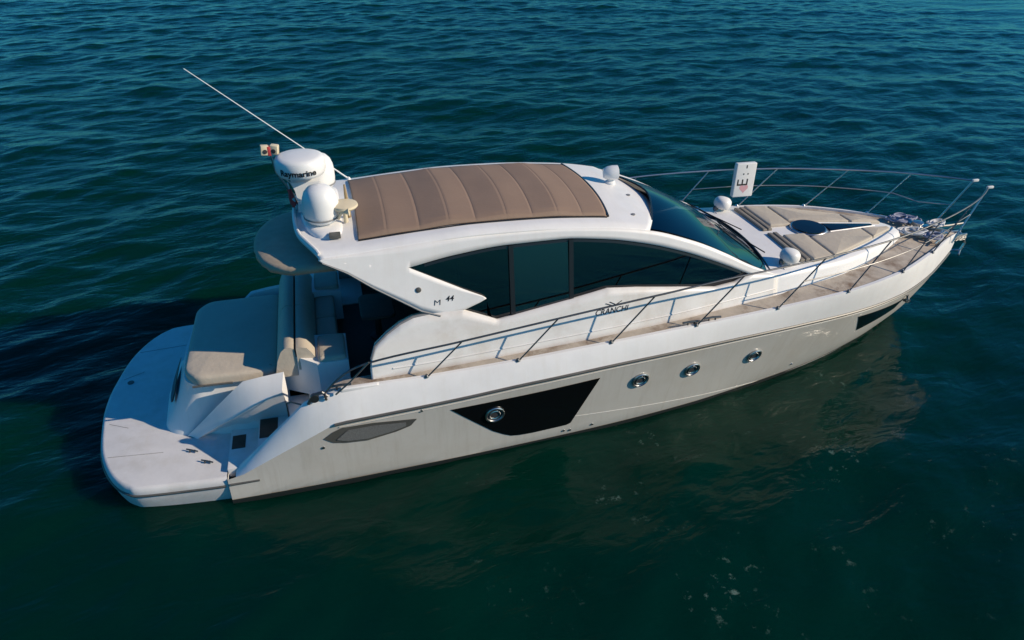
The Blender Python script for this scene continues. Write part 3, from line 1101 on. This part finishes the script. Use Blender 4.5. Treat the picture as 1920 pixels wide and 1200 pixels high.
# ---- raised foredeck
mb = MB()
cz = pchip([9.0, 10, 11, 11.8, 12.3, 12.5], [1.985, 1.975, 1.945, 1.91, 1.86, 1.80])
rows = []
for x in frange(9.0, 12.45, 44):
    zt, zb = cz(x), deck_z(x) - .02
    zs = zt - .06
    yb, yt = -side(x, zb) + .003, -side(x, zs) + .003
    if zs < zb + .02: zs = zb + .02
    k = .03 if x > 9.3 else 0
    half = [(x, -yb, zb), (x, -yt, zs - .03), (x, -yt + .025, zs + .025), (x, -yt + .07, zs + .052), (x, -yt * .6, zt + .005), (x, 0, zt + .02)]
    rows.append(half + [(a, -b, c) for a, b, c in reversed(half[:-1])])
V, F = grid(rows)
F = list(F)
F.append(tuple(range(len(V) - 11, len(V))))
fore = mb.add(V, F).build("foredeck", M_WHITE, yacht, angle=40)
fz = lambda x, y: cz(x) + .02 - .015 * min(1, abs(y)) 
def fpad(pts, name="foredeck_cushion", material=M_BEIGE, h=.075, r=.06, both=True, bev=.03):
    for s in ((1, -1) if both else (1,)):
        P = smooth_poly([(x, s * y) for x, y in pts], r, 4)
        MB().add(*pad(P, lambda x, y: fz(x, y) - .01, h, bev)).build(name, material, fore, angle=60)
fpad([(10.09, .18), (10.49, .18), (10.49, .98), (10.09, 1.04)], h=.055, bev=.02, r=.03)
fpad([(10.515, .32), (11.0, .20), (11.60, .14), (11.60, .48), (10.515, .965)], h=.055, bev=.02, r=.03)
fpad([(11.63, .12), (12.2, .08), (12.2, .17), (11.63, .455)], h=.05, bev=.02, r=.03)
fpad([(9.89, .06), (9.965, .06), (9.965, 1.0), (9.89, 1.0)], "slat", M_SLAT, .045, .01, bev=.01)
fpad([(9.985, .06), (10.06, .06), (10.06, 1.0), (9.985, 1.0)], "slat", M_SLAT, .05, .01, bev=.01)
MB().add(*lathe([(.0, .0), (.30, .0), (.30, .035), (.285, .05), (.0, .055)], (10.70, 0, fz(10.7, 0) - .005), 32)).build("deck_hatch", M_STEEL, fore)
MB().add(*lathe([(.0, .0), (.265, .0), (.262, .012), (.0, .016)], (10.70, 0, fz(10.7, 0) + .047), 32)).build("hatch_glass", M_GLOSSBLACK, fore)
mb = MB()
P = smooth_poly([(11.04, -.15), (11.95, -.03), (11.95, .03), (11.04, .15)], .03, 3)  # dark wedge that paints the shadow along the foredeck centreline
mb.add(*pad(P, lambda x, y: fz(x, y) + .01, .022, .008))
mb.build("shade_wedge", M_GLOSSBLACK, fore)
mb = MB()
for s in (-1, 1):
    mb.add(*tube([(11.0, s * .175, fz(11, 0) + .02), (11.97, s * .05, fz(11.97, 0) + .02)], .016, 6))
mb.build("wedge_ridge", M_WHITE, fore)  # white ridges either side of the painted shadow wedge

# ---- bow gear
bz = deck_z(12.9) + .02
mb = MB()
mb.add(*lathe([(.0, 0), (.12, 0), (.12, .03), (.07, .05), (.065, .14), (.09, .16), (.09, .18), (.0, .19)], (12.95, 0.02, bz), 24))
mb.add(*lathe([(.0, 0), (.06, 0), (.045, .05), (.06, .10), (.0, .10)], (12.95, .12, bz + .09), 16, (0, 1, 0)))
windlass = mb.build("windlass", M_STEEL, yacht)
mb = MB()
mb.add(*tube([(12.98, .02, bz + .06), (13.3, .01, bz + .05), (13.62, 0, bz + .055), (13.95, 0, bz + .07)], .018, 6))
mb.build("anchor_chain", M_STEEL_D, windlass)
mb = MB()
mb.add(*box(13.55, 14.02, -.085, -.060, 1.47, 1.60, .01))
mb.add(*box(13.55, 14.02, .060, .085, 1.47, 1.60, .01))
mb.add(*box(13.5, 14.0, -.06, .06, 1.455, 1.475, .005))
mb.add(*lathe([(.0, -.055), (.05, -.055), (.035, 0), (.05, .055), (.0, .055)], (13.98, 0, 1.53), 18, (0, 1, 0)))
roller = mb.build("bow_roller", M_STEEL, yacht)
mb = MB()
mb.add(*tube([(13.70, 0, 1.52), (14.05, 0, 1.49), (14.13, 0, 1.36), (14.08, 0, 1.20)], .024, 8))
for s in (-1, 1):
    mb.add(*tube([(14.08, 0, 1.22), (13.98, s * .10, 1.18), (13.90, s * .16, 1.24)], .022, 8, r2=.008))
mb.build("anchor", M_STEEL, roller)
# foredeck lockers and plates in front of the coachroof
mb = MB()
mb.add(*box(12.78, 13.12, -.26, -.12, bz - .01, bz + .045, .01))
mb.add(*box(13.15, 13.45, -.20, .20, bz - .01, bz + .025, .008))
mb.build("chain_locker", M_STEEL, yacht)
for s in (-1, 1):
    mb = MB()
    cx, cy = 12.95, s * .50
    for dx in (-.05, .05):
        mb.add(*tube([(cx + dx, cy - s * dx * .5, bz - .02), (cx + dx, cy - s * dx * .5, bz + .06)], .014, 8))
    mb.add(*tube([(cx - .14, cy + s * .07, bz + .065), (cx, cy, bz + .07), (cx + .14, cy - s * .07, bz + .065)], .015, 8))
    mb.build("bow_cleat", M_STEEL, deck)
# tow eye under the bow window
mb = MB()
mb.add(*tube([(12.16, -hull_y(12.16, 1.1) - .01, 1.10), (12.20, -hull_y(12.2, 1.0) - .06, 1.02), (12.22, -hull_y(12.22, .93) - .02, .93)], .022, 8))
mb.add(*lathe([(.0, -.03), (.04, -.03), (.045, .0), (.04, .03), (.0, .03)], (12.20, -hull_y(12.2, 1.0) - .06, .98), 14, (0, 1, 0)))
mb.build("fairlead", M_STEEL, hull)

# ------------------------------------------------------------------ guard rails
rail_y = pchip([2.72, 3.3, 4.4, 5.76, 7.1, 8.37, 9.7, 10.9, 12.15, 13.2, 13.75, 13.97], [1.88, 1.89, 1.90, 1.89, 1.88, 1.84, 1.72, 1.51, 1.12, .66, .33, .16])
rail_z = pchip([2.72, 2.85, 3.06, 3.3, 4.42, 5.76, 7.1, 8.35, 9.7, 11, 12.2, 13.2, 13.97], [1.42, 1.57, 1.73, 1.81, 1.95, 2.11, 2.265, 2.385, 2.44, 2.47, 2.49, 2.50, 2.50])
ST = [(4.00, .46), (5.20, .52), (6.50, .55), (7.78, .58), (9.10, .60), (10.35, .60), (11.55, .60), (12.55, .58)]
for s in (-1, 1):
    mb = MB()
    path = [(x, s * rail_y(x), rail_z(x)) for x in frange(2.72, 3.3, 9) + frange(3.45, 13.0, 60) + frange(13.1, 13.97, 10)]
    mb.add(*tube(path, .0135, 8))
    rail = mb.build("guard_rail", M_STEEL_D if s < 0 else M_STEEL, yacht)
    for bx_, rake in ST:
        tx = bx_ + rake
        yb = D_y(bx_) + .0
        p0 = Vector((bx_, s * (yb - .01), D_z(bx_) - .02))
        p1 = Vector((tx, s * rail_y(tx), rail_z(tx) - .01))
        sm_ = MB().add(*tube([p0, p1], .0105, 8))
        sm_.add(*lathe([(.0, 0), (.035, 0), (.03, .012), (.016, .035), (.0, .035)], p0 + Vector((0, 0, .015)), 12))
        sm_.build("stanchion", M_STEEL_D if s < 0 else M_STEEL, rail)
    # first upright at the boarding gap
    sm_ = MB().add(*tube([(2.74, s * 1.92, 1.36), (2.73, s * 1.94, 1.47)], .0155, 8))
    sm_.add(*tube([(3.30, s * 1.95, 1.86), (3.05, s * 1.945, 1.60), (2.86, s * 1.92, 1.42)], .011, 6))
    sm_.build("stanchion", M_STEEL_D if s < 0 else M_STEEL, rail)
    # mid rail over the bow half
    def midp(x):
        # halfway along the raked uprights
        yb = (D_y(x) + rail_y(x)) / 2
        return (x, s * yb, (D_z(x) + rail_z(x)) / 2 + .03)
    mr = MB().add(*tube([midp(x) for x in frange(9.42, 12.9, 34)] + [(13.25, s * .45, 2.05), (13.74, s * .22, 2.05)], .008, 6))
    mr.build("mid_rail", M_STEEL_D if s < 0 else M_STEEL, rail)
    pul = MB().add(*tube([(13.50, s * .28, 1.56), (13.97, s * .16, 2.50)], .0155, 8))
    pul.build("pulpit_leg", M_STEEL, rail)
    nl = MB().add(*box(13.95, 14.07, s * .16 - .02, s * .16 + .02, 2.485, 2.525, .01))
    nl.build("navigation_light", M_FENDER, rail)
# stern cleats and fairleads on the bulwark
for s in (-1, 1):
    for cx in (2.93, 7.72, 8.05):
        mb = MB()
        y0, z0 = (D_y(cx) - .05) * s, D_z(cx) + .0
        for dx in (-.05, .05):
            mb.add(*tube([(cx + dx, y0, z0 - .03), (cx + dx, y0, z0 + .04)], .013, 8))
        mb.add(*tube([(cx - .13, y0, z0 + .04), (cx, y0, z0 + .05), (cx + .13, y0, z0 + .04)], .016, 8))
        mb.build("cleat", M_STEEL_D, bulwark)
    mb = MB()
    mb.add(*tube([(2.52, s * 1.90, 1.32), (2.58, s * 1.90, 1.44), (2.70, s * 1.90, 1.47), (2.76, s * 1.90, 1.40)], .022, 8))
    mb.add(*lathe([(.02, -.03), (.055, -.03), (.055, .03), (.02, .03)], (2.60, s * 1.90, 1.40), 16, (0, 1, 0)))
    mb.build("fairlead", M_STEEL_D, bulwark)

# ------------------------------------------------------------------ mast and electronics on the hardtop
mz = roof_z(3.0, 0)
mb = MB()
# low swept plinth
def plinth_ring(z, sc):
    pts = []
    for k in range(36):
        a = 2 * math.pi * k / 36
        cx, cy = math.cos(a), math.sin(a)
        x = 2.96 + .27 * sc * (abs(cx) ** .7) * (1 if cx > 0 else -1) - .02
        y = .88 * sc * (abs(cy) ** .8) * (1 if cy > 0 else -1)
        pts.append((x + .10 * (y / .9) ** 2, y, z))
    return pts
rows = [plinth_ring(mz - .08, 1.0), plinth_ring(mz - .01, .97), plinth_ring(mz + .015, .92), plinth_ring(mz + .025, .75)]
V, F = grid(rows, closed=True)
F = list(F); F.append(tuple(range(len(V) - 36, len(V))))
mb.add(V, F)
mast = mb.build("mast_base", M_WHITE, hardtop, angle=50)
# raised rim round the aft edge of the hardtop
mb = MB()
mb.add(*tube([(aft_x(abs(y)) + .03, y, roof_z(aft_x(abs(y)) + .03, y) + .012) for y in frange(-1.19, 1.19, 40)], .022, 8))
mb.build("aft_rim", M_WHITE, hardtop)
mb = MB()
mb.add(*box(3.02, 3.16, -.92, -.80, mz - .01, mz + .035, .01))
mb.build("vent_cover", M_RUB, mast)

def dome(cy, name, lift):
    zc = mz + lift
    V, F = lathe([(.0, 0), (.12, .0), (.12, .04), (.18, .055), (.215, .10), (.226, .18), (.226, .29), (.216, .37), (.19, .44), (.145, .49), (.075, .52), (.0, .528)], (2.96, cy, zc), 40)
    d = MB().add(V, F).build(name, M_DOME, mast, angle=60)
    MB().add(*lathe([(.219, .105), (.229, .11), (.229, .122), (.222, .128)], (2.96, cy, zc), 40)).build("seam_ring", M_GREY, d)
dome(-.45, "satellite_dome", .0)
dome(.45, "satellite_dome", .10)
# radar scanner on its bracket between the domes
rc = Vector((2.77, .0, 3.57))
prof = [(.0, 0), (.20, .0), (.29, .03), (.315, .08), (.318, .16), (.308, .215), (.29, .245), (.24, .262), (.12, .272), (.0, .275)]
radar = MB().add(*lathe(prof, rc, 48)).build("radar", M_DOME, mast, angle=60)
mb = MB()
mb.add(*box(2.70, 2.98, -.16, .20, 3.08, 3.24, .04, 3))
rows = []
for z, dx, hw_ in ((3.10, .06, .20), (3.25, .03, .15), (3.40, 0, .14), (3.505, 0, .18)):
    rows.append([(2.80 + dx - hw_, -.12, z), (2.80 + dx + hw_, -.12, z), (2.80 + dx + hw_, .16, z), (2.80 + dx - hw_, .16, z)])
V, F = grid(rows, closed=True)
mb.add(V, list(F) + [tuple(range(len(V) - 4, len(V)))])
mb.build("radar_bracket", M_DOME, radar)
V, F = text_mesh("Raymarine", 1.0, 1.0, 0.0, .03)
o_ = []
for v in V:
    a = v.x * .112 / .32 - .12
    o_.append((rc.x + .3215 * math.sin(a), rc.y - .3215 * math.cos(a), rc.z + .115 + v.y * .105))
MB().add(o_, F).build("lettering", M_INK, radar, smooth=False, recalc=False)
# floodlights on a stalk
mb = MB()
mb.add(*tube([(2.66, .20, 3.05), (2.62, .20, 3.22), (2.44, .20, 3.56), (2.415, .20, 3.80)], .014, 8))
mb.add(*tube([(2.72, .26, 3.1), (2.60, .22, 3.38), (2.45, .20, 3.56)], .010, 6))
stalk = mb.build("light_stalk", M_STEEL, mast)
for dx, ry in ((-.062, .2), (.062, -.25)):
    f = MB().add(*box(-.05, .05, -.045, .045, -.06, .06, .012))
    rot = Matrix.Rotation(ry, 3, 'Z') @ Matrix.Rotation(.12, 3, 'Y')
    f.V = [tuple(rot @ Vector(v) + Vector((2.41 + dx, .19, 3.86))) for v in f.V]
    fl = f.build("floodlight", M_CREAM, stalk)
    l = MB().add(*lathe([(.0, 0), (.028, 0), (.028, .006), (.0, .008)], (0, -.0455, -.01), 14, (0, -1, 0)))
    l.V = [tuple(rot @ Vector(v) + Vector((2.41 + dx, .19, 3.86))) for v in l.V]
    l.build("lens", M_LENS, fl)
MB().add(*box(2.385, 2.425, .15, .22, 3.79, 3.91, .006)).build("stalk_head", M_RED, stalk)
# cream mushroom antenna and horn
mb = MB()
mb.add(*lathe([(.0, .0), (.03, .0), (.025, .16), (.05, .18), (.15, .20), (.172, .225), (.165, .25), (.12, .268), (.0, .275)], (3.25, -.50, mz + .02), 28))
mb.build("antenna", M_CREAM, mast)
mb = MB()
mb.add(*tube([(3.30, -.35, mz + .02), (3.285, -.36, mz + .34), (3.28, -.36, mz + .47)], .030, 10, r2=.012))
mb.build("horn", M_TAN, mast)
mb = MB()
mb.add(*tube([(3.16, -.56, mz + .10), (3.20, -.62, mz + .20), (3.27, -.66, mz + .22)], .022, 8))
mb.add(*lathe([(.02, 0), (.03, .03), (.05, .06), (.045, .06)], (3.24, -.66, mz + .22), 14, (1, -.2, .1)))
mb.build("loudhailer", M_CREAM, mast)
# whip antenna
mb = MB()
mb.add(*tube([(3.40, 1.09, 3.03), (3.33, 1.09, 3.09), (2.78, 1.09, 3.57), (1.46, 1.09, 4.70)], .016, 8, r2=.005))
mb.add(*lathe([(.0, 0), (.035, 0), (.03, .03), (.02, .05), (.0, .05)], (3.38, 1.09, 3.02), 12))
mb.build("whip_antenna", M_DOME, hardtop)
# search light on the front of the hardtop
slx, sly = 7.18, .25
slz = roof_z(slx, sly)
mb = MB()
mb.add(*lathe([(.0, 0), (.085, 0), (.08, .03), (.045, .05), (.045, .10), (.0, .10)], (slx, sly, slz), 20))
mb.add(*lathe([(.0, -.12), (.07, -.11), (.10, -.05), (.108, .02), (.105, .10), (.095, .105), (.0, .09)], (slx, sly, slz + .17), 24, (1, -.15, .05)))
slight = mb.build("search_light", M_DOME, hardtop)
for x, y in ((7.30, -.18), (7.08, -.88)):
    MB().add(*lathe([(.0, 0), (.03, 0), (.03, .012), (.0, .015)], (x, y, roof_z(x, y)), 12)).build("roof_fitting", M_GREY, hardtop)

# ------------------------------------------------------------------ canvas awning under the aft end of the hardtop
mb = MB()
rows = []
nA = 44
for ring_i, (fr, dz) in enumerate(((0.0, .03), (.25, .028), (.5, .02), (.72, .008), (.88, -.012), (.96, -.03), (1.0, -.05), (1.0, -.09), (.99, -.14))):
    r = []
    for k in range(nA + 1):
        a = -math.pi / 2 + math.pi * k / nA
        y = 1.13 * fr * math.sin(a)
        x = 3.05 - (1.02 * fr) * (max(0.0, math.cos(a)) ** .5)
        wr = .010 * noise.noise(Vector((x * 3.0, y * 2.0, 0.7))) + .004 * noise.noise(Vector((x * 11, y * 9, 2.2)))
        if dz < -.05:
            x += .008 * math.sin(k * 1.9) * (1 if fr > .5 else 0)
            wr += .007 * math.sin(k * 1.1 + 1)
        r.append((x, y, 2.755 - .085 * y + dz + wr - .02 * fr * (3.05 - x)))
    rows.append(r)
mb.add(*grid(rows))
mb.build("awning", M_CANVAS, yacht, angle=80, solid=.012)

# ------------------------------------------------------------------ port holes, vents, drains on the topsides
for x, z, r_ in ((4.87, .775, .135), (7.005, .90, .128), (7.855, .877, .126), (8.96, .843, .125)):
    porthole(x, z, r_, r_, hull)
vlo = [(2.64, .845), (2.75, .757), (2.90, .72), (3.18, .70), (3.55, .77), (3.74, .835), (3.82, .935)]
vhi = [(2.64, .85), (2.76, .94), (2.88, .992), (3.27, .995), (3.82, .945)]
vent = hull_patch(vlo, vhi, 50, .006, "air_vent", M_RUB, hull)
hull_patch([(2.80, .80), (2.92, .755), (3.18, .738), (3.50, .795), (3.68, .85)], [(2.80, .81), (2.95, .945), (3.27, .955), (3.68, .92)], 40, .014, "vent_mesh", M_VENT, vent)
for x, z in ((5.93, .135), (6.03, .12), (6.38, .135), (3.89, 1.07), (10.0, .25), (2.62, .70)):
    p, tx, tz, nn = hull_frame(x, z)
    if nn.y > 0: nn = -nn
    MB().add(*lathe([(.0, 0), (.022, 0), (.02, .010), (.0, .012)], p, 12, nn)).pair("drain_fitting", M_STEEL, hull)

# ------------------------------------------------------------------ loose things on board
f0 = empty("ball_fender", (9.64, -1.0, 2.005))
prof = [(.0, 0), (.09, .005), (.145, .03), (.172, .08), (.175, .13), (.165, .18), (.13, .22), (.06, .238), (.0, .24)]
MB().add(*lathe(prof, (0.03, 0, 0), 28, (.12, 0, 1))).build("body", M_FENDER, f0, angle=60)
MB().add(*lathe([(.0, 0), (.05, .0), (.045, .05), (.03, .08), (.0, .08)], (-.10, -.02, .0), 14, (-.4, 0, .9))).build("eye", M_STEEL_D, f0)
MB().add(*tube([(-.11, -.02, .06), (-.15, -.06, .01), (-.16, -.14, -.01), (-.13, -.21, -.06), (-.14, -.24, -.20)], .009, 6)).build("lanyard", M_ROPE, f0)
f0.scale = (.86, .86, .86)
tag(f0, "white ball fender on the near side of the foredeck, beside the foot of the windscreen", "fender", "ball fenders on the foredeck")
f1 = f0.copy()
col.objects.link(f1)
f1.location = (9.64, 1.05, 2.0)
f1['label'] = "white ball fender on the far side of the foredeck, just left of the hanging sign"
for ch in list(f0.children):
    c2 = ch.copy()
    col.objects.link(c2)
    c2.parent = f1

# sign hung on the far rail
sg = empty("rail_sign", (10.27, 1.44, 2.02))
MB().add(*box(-.195, .195, -.05, .05, 0, .62, .025, 3)).build("board", M_FENDER, sg)
V, F = text_mesh("E", 1.0)
def sgn_map(V, cx, cz, h):
    # text runs up the board: glyph right -> board up, glyph up -> board left
    return [(cx - v.y * h, -.0515, cz + v.x * h) for v in V]
MB().add(sgn_map(V, -.03, .27, .30), F).build("lettering", M_INK, sg, smooth=False, recalc=False)
V, F = text_mesh(": -", 1.0)
MB().add(sgn_map(V, -.02, .50, .24), F).build("lettering", M_INK, sg, smooth=False, recalc=False)
mb = MB()
hv = []
for k in range(24):
    a = 2 * math.pi * k / 24
    hv.append((.0 + .085 * math.sin(a) ** 3, -.0516, .16 + .068 * (13 * math.cos(a) - 5 * math.cos(2 * a) - 2 * math.cos(3 * a) - math.cos(4 * a)) / 13))
mb.add(hv, [tuple(range(24))])
mb.build("mark", M_REDINK, sg, smooth=False, recalc=False)
MB().add(*tube([(-.12, .05, .50), (-.10, .12, .42), (-.08, .16, .44)], .008, 5)).add(*tube([(.12, .05, .50), (.11, .12, .44), (.10, .17, .46)], .008, 5)).build("tie", M_ROPEW, sg)
sg.rotation_euler = (R(-3), 0, R(-2))
tag(sg, "white upright sign board tied to the far guard rail of the foredeck", "sign")

# furled flag on the light stalk
fg = empty("furled_flag", (2.62, .12, 3.10))
MB().add(*tube([(0, 0, -.02), (-.03, 0, .16), (-.05, .02, .32)], .010, 6)).build("staff", M_ROPEW, fg)
V, F = tube([(.0, 0, .0), (-.01, -.01, .05), (-.03, .0, .11), (-.03, -.01, .17), (-.045, .01, .23)], .046, 10, r2=.024)
V = [v + Vector((.010 * math.sin(i * 2.1), .010 * math.cos(i * 1.3), 0)) for i, v in enumerate(V)]
MB().add(V, F).build("cloth", M_RED, fg)
V, F = tube([(.03, -.02, -.06), (.02, -.03, .0), (.0, -.02, .05), (-.01, -.03, .12)], .030, 10, r2=.02)
MB().add(V, F).build("white_band", M_ROPEW, fg)
tag(fg, "small furled red and white flag behind the near satellite dome", "flag")

# rope coils at the bow
def coil(name, loc, r0, turns, rad, material, label, seed):
    rnd = random.Random(seed)
    P = []
    cx = cy = 0.0
    sq, ph, tw = 1.2, 0.0, 0.0
    for k in range(turns * 26):
        if k % 26 == 0:
            tx_, ty_ = rnd.uniform(-.10, .10), rnd.uniform(-.06, .06)
            tsq, ttw = rnd.uniform(.8, 1.7), rnd.uniform(-.8, .8)
            tr = rnd.uniform(.55, 1.15)
            if k == 0: cr_ = tr
        cx += (tx_ - cx) * .09
        cy += (ty_ - cy) * .09
        sq += (tsq - sq) * .09
        tw += (ttw - tw) * .09
        cr_ += (tr - cr_) * .09
        a = 2 * math.pi * k / 26
        u, v = r0 * cr_ * sq * math.cos(a), r0 * cr_ * .8 * math.sin(a)
        P.append((cx + u * math.cos(tw) - v * math.sin(tw), cy + u * math.sin(tw) + v * math.cos(tw),
                  rad + .035 * (1 + noise.noise(Vector((k * .13, seed, 0)))) + .004 * k / 26))
    o = MB().add(*tube(P, rad, 6)).build(name, material, None)
    o.location = loc
    return tag(o, label, "rope", "mooring ropes on the bow")
coil("rope_coil", (12.95, .36, deck_z(12.9) + .05), .20, 9, .018, M_ROPE, "large loose blue grey rope heap on the far side of the bow deck", 1)
coil("rope_coil", (13.36, .02, bz + .05), .13, 6, .016, M_ROPEW, "white rope coil at the very tip of the bow, next to the anchor chain", 4)
coil("rope_coil", (12.72, -.10, deck_z(12.6) + .04), .17, 6, .016, M_ROPEW, "white rope coil on the bow deck just ahead of the sun cushions", 7)
coil("rope_coil", (13.02, -.36, deck_z(12.9) + .05), .13, 6, .016, M_ROPE, "small blue grey rope coil on the near side of the bow deck", 9)
